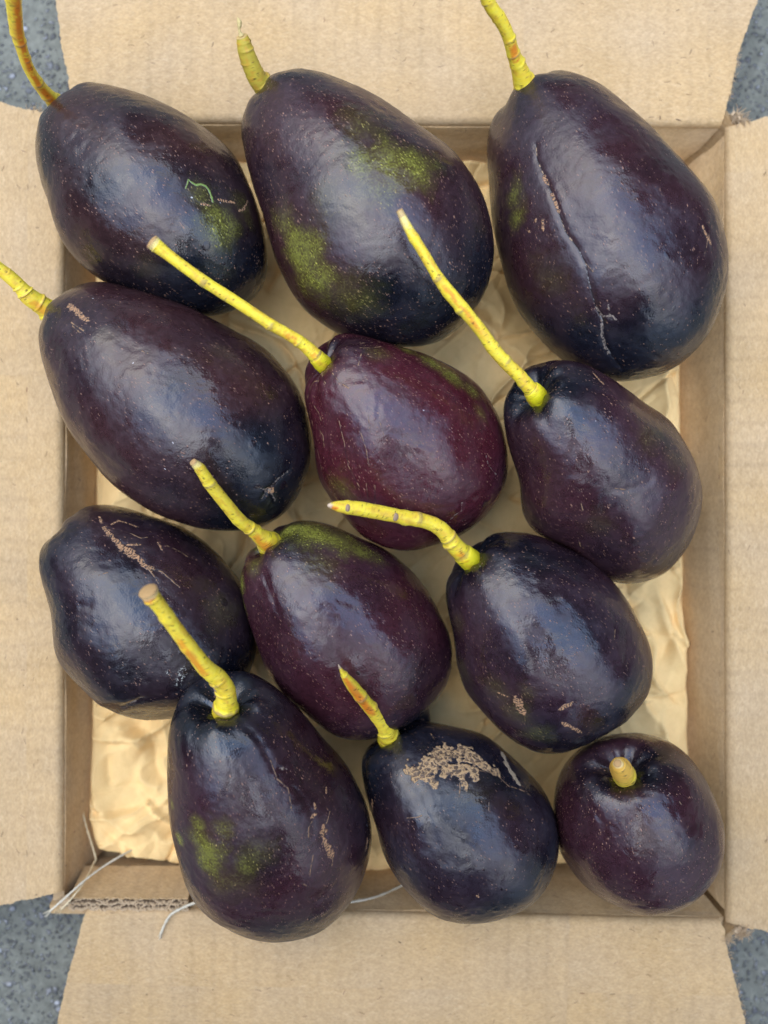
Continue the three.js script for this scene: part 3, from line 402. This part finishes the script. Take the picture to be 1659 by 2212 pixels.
  for (let k = 0; k < F.dots * 2.6; k++) { // lenticels
    const v = Math.acos(1 - 2 * R()) / Math.PI, u = R(), r = .00010 + .00012 * R() * R(), bright = R(); if (v < .03 || noise(u * 9, v * 6, sd) < -.35 - .3 * R()) continue;
    const gv = gr[((v * Hh) | 0) * W + ((u * W) | 0)], t = smooth(.1, .5, gv), col = [mix(.46, .55, t), mix(.24, .52, t), mix(.15, .07, t)];
    stamp(u, v, r, r * (1.2 + R()), (R() - .5) * .5, (o, q) => { const f = smooth(1.5, .5, q) * Math.max(.36 + .5 * bright * bright, .9 * t); for (let e = 0; e < 3; e++) c[o * 3 + e] = mix(c[o * 3 + e], col[e] * (.45 + .5 * bright), f); bump[o] += .10 * f; rough[o] = mix(rough[o], .6, f); });
  }
  for (let k = 0; k < 46; k++) { // dried drip spots where the bloom has washed off, mostly towards the blunt end
    const v = mix(.52, .97, Math.sqrt(R())), u = R(), r = .0004 + .0015 * R() ** 3, st = .6 + .4 * R(), an = R() * 3.1;
    stamp(u, v, r, r * st, an, (o, q) => { const f = smooth(1.1, .85, q) * .75; for (let e = 0; e < 3; e++) c[o * 3 + e] = mix(c[o * 3 + e], [.014, .008, .012][e], f); rough[o] = mix(rough[o], .2, f); bump[o] += .12 * smooth(1, .2, q); });
  }
  for (let k = 0; k < 9; k++) { const v = .06 + .88 * R(), u = R(), b = .3 + .5 * R(); stamp(u, v, .00012 + .0001 * R(), .00012 + .0004 * R() * R(), R() * 3, (o, q) => { const f = smooth(1.2, .5, q); for (let e = 0; e < 3; e++) c[o * 3 + e] = mix(c[o * 3 + e], b, f); }); } // dust
  const mat = new THREE.MeshPhysicalMaterial({ map: tex(W, Hh, c, true), roughnessMap: tex(W, Hh, rough), bumpMap: tex(W, Hh, bump), bumpScale: .00055, roughness: 1, ior: 1.6 });
  const root = thing('avocado', F.label, 'avocado', 'avocados in the cardboard box', F.at);
  put(root, 'skin', g, mat);
  flesh.push({ root, fn, F, mat });
});

// ---------------------------------------------------------------- stalks
const stalkMat = new THREE.MeshPhysicalMaterial({ vertexColors: true, roughness: .5, ior: 1.45 });
const cutMat = new THREE.MeshStandardMaterial({ color: new THREE.Color(.50, .30, .12), roughness: .9 });
const scarMat = new THREE.MeshStandardMaterial({ color: new THREE.Color(.36, .24, .15), roughness: .9 });
flesh.forEach(({ root, fn, F }, k) => {
  const q = pairs(F.stem); if (!q.length) return;
  const sd0 = F.seed, [h0, h1] = F.rise, n = q.length, at = new THREE.Vector3(...F.at), pole = new THREE.Vector3(...fn(0, 0));
  let acc = [0]; for (let i = 1; i < n; i++) acc.push(acc[i - 1] + Math.hypot(q[i][0] - q[i - 1][0], q[i][1] - q[i - 1][1])); const T = acc[n - 1];
  const pts = [], rad = [];
  const inward = pole.clone().multiplyScalar(.9); pts.push(inward); rad.push(q[0][2] * .45 * (EYE - h0) / LENS); 
  q.forEach(([x, y, w], i) => { const h = mix(h0, h1, Math.pow(acc[i] / T, .8)), p = spot(x, y, h).sub(at); if (i === 0) p.lerp(pole, .5); pts.push(p); rad.push(w * (sd0 === 22 ? .66 : sd0 === 110 ? .50 : .57) * (EYE - h) / LENS); });
  const sd = F.seed, R = rng(sd + 5), nodes = []; for (let i = 0; i < 6; i++) nodes.push({ t: .18 + .78 * (i + R() * .9) / 6, h: .06 + .20 * R(), a: R() * 6.28 });
  const streak = { 11: [[.12, .97, .75, .75]], 66: [[.55, .74, .4, .5]], 99: [[.86, .98, .9, .8], [.2, .24, .6, .5]], 121: [[.5, .8, .9, 1.1]], 88: [[.2, .42, .8, .5]], 33: [[.46, .58, .9, .6]], 44: [[.25, .42, .6, .4]], 55: [[.40, .47, .8, .5], [.2, .26, .6, .4]], 110: [[.55, .7, .7, .5], [.9, .99, 1.4, .6]] }[sd] ?? [];
  const col = (t, a, p, c) => {
    const n1 = noise(p.x * 160, p.y * 160, p.z * 160 + sd), n2 = noise(p.x * 700, p.y * 700, p.z * 700), n3 = noise(p.x * 1900, p.y * 1900, p.z * 1900), b = smooth(.30, .10, t);
    c.setRGB(.97 + .03 * n1, .75 + .06 * n1 + .04 * n2, mix(.060 + .03 * n2, .010, b)); c.r = mix(c.r, .84, b); c.g = mix(c.g, .76, b);
    if (sd === 22) { c.setRGB(.56 + .06 * n1, .43 + .05 * n1, .05); }
    const up = Math.cos(a + .3 * n1);
    for (const [s, e, w, st] of streak) { const m = smooth(w, w * .4, Math.abs(Math.atan2(Math.sin(a + .3 - .15 * n1), Math.cos(a + .3 - .15 * n1)))) * smooth(s - .02, s + .02, t + .02 * n2) * smooth(e + .02, e - .02, t + .02 * n2) * smooth(-.6, .1, n1 + .5 * n2 + .4) * Math.min(st * 1.6, 1); c.lerp(new THREE.Color(.82, .25, .02), m); }
    c.lerp(new THREE.Color(.72, .30, .04), smooth(.30, .62, noise(Math.cos(a) * .9 + sd, Math.sin(a) * .9, t * 9) + .35 * n2) * .38);
    if (sd === 132) c.lerp(new THREE.Color(.80, .42, .08), smooth(.25, .6, t) * .8);
    const sp = smooth(.38, .70, n2 * .7 + n3 * .35 + .14 * b); c.lerp(new THREE.Color(.42, .20, .02), sp * .35); c.lerp(new THREE.Color(.62, .30, .04), smooth(.35, .7, noise(p.x * 260, p.y * 260 + 8, p.z * 260)) * .25);
    const dk = smooth(.55, .78, noise(p.x * 420, p.y * 420 + 5, p.z * 420) * .7 + n3 * .45); c.lerp(new THREE.Color(.06, .025, .012), dk * .8);
    c.lerp(new THREE.Color(.20, .12, .03), smooth(.135, .085, t + .02 * n2) * smooth(-.5, .2, n2 + .6 * n3) * .7);
    c.lerp(new THREE.Color(.30, .20, .05), smooth(.012, .003, Math.abs(t - .212 - .006 * n2)) * .6);
    for (const e of nodes) { const m = smooth(.010, .003, Math.abs(t - e.t)) * smooth(-.2, .5, Math.cos(a - e.a) + .6 * n2); c.lerp(new THREE.Color(.34, .22, .10), m * .6); }
    if (t > .90 && F.tip === 'cut') c.lerp(new THREE.Color(.86, .70, .36), smooth(.90, .96, t + .02 * n2) * .6);
    if (t > .975 && F.tip !== 'none') c.lerp(new THREE.Color(.55, .36, .17), .7);
    if (['99', '121'].includes(String(sd)) && t > .9) c.lerp(new THREE.Color(.66, .5, .34), smooth(.9, .96, t + .02 * n2));
  };
  const bump = (t, a, p) => { let b = .02 * noise(p.x * 300 + a * .4, p.y * 300, p.z * 300) + .014 * noise(Math.cos(a) * 1.5, Math.sin(a) * 1.5, t * 60 + sd); for (const e of nodes) b += e.h * Math.exp(-(((t - e.t) / .011) ** 2)) * (.55 + .45 * Math.cos(a - e.a)); b += .13 * smooth(.215, .195, t) * smooth(.04, .15, t); return b; };
  const g = rod(pts, rad, Math.round(60 + T * .55), 22, bump, col), stem = put(root, 'stalk', g, stalkMat);
  const curve = g.userData.curve, end = curve.getPoint(1), tan = curve.getTangent(1), r1 = rad[rad.length - 1];
  if (F.tip === 'cut') { const c = new THREE.SphereGeometry(1, 18, 8, 0, Math.PI * 2, 0, Math.PI / 2); const m = put(stem, 'cut_end', c, cutMat); m.scale.set(r1 * 1.02, r1 * .35, r1 * 1.02); m.position.copy(end); m.quaternion.setFromUnitVectors(new THREE.Vector3(0, 1, 0), tan); }
  if (F.tip === 'wisp') { const a = end.clone().add(new THREE.Vector3(-.0006, .001, -.0012)), w = rod([end, a, a.clone().add(new THREE.Vector3(.0002, .001, -.0022)), a.clone().add(new THREE.Vector3(-.0004, .0012, -.0038))], [.0010, .0004, .0009, .0002], 20, 8, (t, a2, p) => .3 * noise(p.x * 900, p.y * 900, p.z * 900)); put(stem, 'dry_wisp', w, new THREE.MeshStandardMaterial({ color: new THREE.Color(.60, .47, .20), roughness: .9 })); }
  const buds = { 55: [[.13, .75, 1.0]], 110: [[.40, 1.6, 1.1]], 99: [[.62, .2, .7], [.80, .1, .6]] }[sd] ?? [];
  for (const [t, tilt, s] of buds) { const p = curve.getPoint(t), tg = curve.getTangent(t), r = new THREE.CatmullRomCurve3(rad.map((v, i) => new THREE.Vector3(i, v, 0))).getPoint(t).y; const side = new THREE.Vector3(-tg.z, 0, tg.x).normalize(), d = new THREE.Vector3(0, 1, 0).multiplyScalar(Math.cos(tilt)).addScaledVector(side, -Math.sin(tilt)); d.addScaledVector(tg, -d.dot(tg)).normalize();
    const m = put(stem, 'bud_scar', new THREE.SphereGeometry(1, 16, 10), scarMat); m.position.copy(p).addScaledVector(d, r * .88); m.quaternion.setFromUnitVectors(new THREE.Vector3(0, 1, 0), d); m.scale.set(.0015 * s, .0006, .0021 * s); }
});

// ---------------------------------------------------------------- loose fibre strings
const straw = new THREE.MeshStandardMaterial({ color: new THREE.Color(.68, .55, .33), roughness: .75 }), cotton = new THREE.MeshStandardMaterial({ color: new THREE.Color(.66, .60, .46), roughness: .8 });
function strand(label, mat, list, heights, r, fray, group) {
  const pts = pairs(list).map(([x, y], i) => spot(x, y, heights[i])), root = thing('loose_string', label, 'string', group), R = rng(list.length);
  put(root, 'strand', rod(pts, pts.map(() => r), 110, 7, (t, a, p) => .25 * noise(p.x * 500, p.y * 500, p.z * 500) + .15 * Math.sin(a * 2 + t * 160)), mat);
  const gs = [], e = pts[pts.length - 1], d = e.clone().sub(pts[pts.length - 2]).normalize();
  for (let i = 0; i < fray; i++) { const k = new THREE.Vector3(R() - .5, R() - .5, R() - .5).multiplyScalar(.0016); gs.push(rod([e.clone().addScaledVector(d, -.001), e.clone().add(k.clone().multiplyScalar(.4)), e.clone().addScaledVector(d, .0012 + .0012 * R()).add(k)], [r * .5, r * .35, r * .2], 6, 4)); }
  if (gs.length) { const m = mergeGeometries(gs); put(root, 'frayed_end', m, mat); }
}
strand('thin straw coloured string kinked at the pad corner, by the left flap end', straw, '181,1715 178,1742 185,1780 196,1816 206,1850 207,1856 203,1864 180,1908 152,1944 132,1964', [.0005, .002, .003, .004, .005, .0055, .007, .017, .0218, .0228], .00038, 5, 'strings at the lower left corner');
strand('white string running straight from under the pad across the lower left corner', cotton, '300,1828 266,1846 226,1870 184,1901 140,1940 108,1968', [-.004, .004, .010, .017, .0225, .0235], .00040, 9, 'strings at the lower left corner');
strand('curved white string passing beneath the lowest avocado onto the near flap', cotton, '905,1890 863,1915 815,1936 760,1948 680,1958 600,1962 520,1956 470,1945 426,1949 392,1962 369,1976 356,1996 347,2018', [.000, .004, .010, .016, .0195, .0203, .0206, .021, .0208, .0204, .0202, .0201, .0199], .00050, 6);

// ---------------------------------------------------------------- what stands round the spot, outside the frame, mirrored dark in the sides of the fruit
{
  const wood = (r, g, b, sd) => new THREE.MeshStandardMaterial({ color: new THREE.Color(r, g, b), roughness: .8 });
  const hs = thing('house', 'dark timber clad house wall with an overhanging roof, a few steps from the box', 'house', null, [1.75, -.0185, -1.75]); hs.rotation.y = -Math.PI / 4;
  const bg = new THREE.BoxGeometry(8, .19, .025), wm = [wood(.10, .07, .055), wood(.085, .062, .05)];
  put(hs, 'wall', new THREE.BoxGeometry(8, 2.6, .2).translate(0, 1.3, -.14), wm[1]);
  for (let i = 0; i < 12; i++) { const b = put(hs, 'board', bg, wm[i % 2]); b.position.set(0, .12 + i * .2, 0); b.rotation.x = -.06; }
  const rf = put(hs, 'roof', new THREE.BoxGeometry(8.6, .12, 3).translate(0, 0, -1.5), wood(.07, .065, .065)); rf.position.set(0, 2.55, .3); rf.rotation.x = .45;
  const fc = thing('fence', 'dark close boarded timber fence across from the house wall', 'fence', null, [-1.35, -.0185, 1.3]); fc.rotation.y = Math.PI * .75;
  const fb = new THREE.BoxGeometry(.14, 1.6, .02); for (let i = 0; i < 44; i++) { const b = put(fc, 'board', fb, wm[i % 2]); b.position.set((i - 21.5) * .148, .83 + .01 * Math.sin(i * 7), 0); }
  for (const y of [.35, 1.3]) put(fc, 'rail', new THREE.BoxGeometry(6.6, .07, .04).translate(0, y, -.035), wm[1]);
}

// ---------------------------------------------------------------- the photographer, whose dark shape the fruit mirrors: outside the frame
{
  const ph = thing('phone', 'black phone held flat in both hands above the box', 'phone');
  const sh = new THREE.Shape(), x0 = -.017, x1 = .055, z0 = -.017, z1 = .130, rr = .011;
  sh.moveTo(x0 + rr, z0); sh.lineTo(x1 - rr, z0); sh.absarc(x1 - rr, z0 + rr, rr, -Math.PI / 2, 0); sh.lineTo(x1, z1 - rr); sh.absarc(x1 - rr, z1 - rr, rr, 0, Math.PI / 2); sh.lineTo(x0 + rr, z1); sh.absarc(x0 + rr, z1 - rr, rr, Math.PI / 2, Math.PI); sh.lineTo(x0, z0 + rr); sh.absarc(x0 + rr, z0 + rr, rr, Math.PI, Math.PI * 1.5);
  const g = new THREE.ExtrudeGeometry(sh, { depth: .0055, bevelEnabled: true, bevelSize: .001, bevelThickness: .001, bevelSegments: 2 }); g.rotateX(Math.PI / 2); g.translate(0, .3595, 0);
  put(ph, 'case', g, new THREE.MeshPhysicalMaterial({ color: 0x101113, roughness: .45 }));
  const bones = (list, k, cell) => { // smooth union of tapered limbs, meshed
    const lo = [9, 9, 9], hi = [-9, -9, -9]; for (const [a, ra, b, rb] of list) for (let q = 0; q < 3; q++) { lo[q] = Math.min(lo[q], a[q] - ra, b[q] - rb); hi[q] = Math.max(hi[q], a[q] + ra, b[q] + rb); }
    const c = lo.map((v, q) => (v + hi[q]) / 2), half = Math.max(...hi.map((v, q) => v - lo[q])) / 2 + 4 * cell, n = Math.ceil(2 * half / cell), mc = new MarchingCubes(n, new THREE.MeshBasicMaterial(), false, false, 400000);
    mc.isolation = 0;
    for (let z = 0; z < n; z++) for (let y = 0; y < n; y++) for (let x = 0; x < n; x++) { const p = [x, y, z].map((v, q) => c[q] + (v - n / 2) / (n / 2) * half); let d = 9;
      for (const [a, ra, b, rb] of list) { const ab = b.map((v, q) => v - a[q]), L = ab[0] ** 2 + ab[1] ** 2 + ab[2] ** 2 || 1e-9, t = clamp(((p[0] - a[0]) * ab[0] + (p[1] - a[1]) * ab[1] + (p[2] - a[2]) * ab[2]) / L), e = Math.hypot(p[0] - a[0] - ab[0] * t, p[1] - a[1] - ab[1] * t, p[2] - a[2] - ab[2] * t) - mix(ra, rb, t), h = clamp(.5 + .5 * (d - e) / k); d = mix(d, e, h) - k * h * (1 - h); }
      mc.field[x + y * n + z * n * n] = -d; }
    mc.update(); const m = mc.count, g = new THREE.BufferGeometry(), pa = new Float32Array(m * 3); for (let i = 0; i < m * 3; i++) pa[i] = mc.positionArray[i] * half + c[i % 3];
    g.setAttribute('position', new THREE.BufferAttribute(pa, 3)); g.setAttribute('normal', new THREE.BufferAttribute(mc.normalArray.slice(0, m * 3), 3)); return g; };
  const list = [[[0, .32, .84], .13, [0, .62, .62], .135], [[-.12, .66, .58], .07, [.12, .66, .58], .07], [[0, .66, .58], .06, [0, .80, .45], .05], [[0, .90, .43], .085, [0, .88, .38], .08], [[0, .84, .35], .055, [0, .80, .345], .035], [[0, .865, .30], .014, [0, .845, .285], .012]];
  for (const s of [-1, 1]) { const wx = s < 0 ? -.062 : .100; list.push([[s * .08, .30, .84], .10, [s * .19, .46, .46], .062], [[s * .19, .46, .46], .058, [s * .16, .05, .60], .036], [[s * .16, .025, .62], .038, [s * .18, .012, .47], .030], [[s * .18, .66, .58], .058, [s * .27, .46, .40], .042], [[s * .27, .46, .40], .040, [wx, .372, .150], .025], [[s * .085, .88, .41], .016, [s * .09, .865, .41], .012]); }
  const body = bones(list, .03, .013);
  const hands = [-1, 1].map(s => { const e = s < 0 ? -.017 : .055, o = e + s * .016, L = [[[e + s * .045, .372, .150], .024, [o, .362, .115], .017], [[o + s * .004, .362, .13], .013, [o + s * .004, .360, .075], .012]];
    for (let i = 0; i < 4; i++) { const z = .062 + i * .021; L.push([[o, .356, z], .0095, [e + s * .004, .3435, z - .004], .0088], [[e + s * .004, .3435, z - .004], .0088, [e - s * (.020 + .004 * Math.sin(i * 1.3)), .3435, z - .006], .0078]); }
    L.push([[o, .368, .125], .012, [e + s * .006, .3705, .095], .0105], [[e + s * .006, .3705, .095], .0105, [e - s * .014, .3690, .072], .0088]); return bones(L, .006, .0035); });
  const all = mergeGeometries([body, ...hands]), P = all.attributes.position, col = []; for (let i = 0; i < P.count; i++) { const y = P.getY(i), z = P.getZ(i), x = Math.abs(P.getX(i) - .02), skin = (y > .76 && z < .50) || z < .235, shoe = y < .055; const leg = !skin && (y < .33 || (z < .9 && y < .52 && x < .3 && z > .42 && !(x > .2 && y > .44 && z < .42))); col.push(...(shoe ? [.03, .03, .03] : skin ? [.40, .24, .16] : leg ? [.035, .045, .075] : [.045, .045, .05])); }
  all.setAttribute('color', new THREE.Float32BufferAttribute(col, 3));
  const man = thing('person', 'person in dark clothes crouching over the box, holding a phone flat in both hands', 'person');
  put(man, 'body', all, new THREE.MeshStandardMaterial({ vertexColors: true, roughness: .85 }));
  put(man, 'hair', bones([[[0, .925, .455], .088, [0, .935, .41], .085], [[-.05, .89, .47], .06, [.05, .89, .47], .06]], .02, .009), new THREE.MeshStandardMaterial({ color: 0x1c1512, roughness: .8 }));
}

renderer.render(scene, camera);
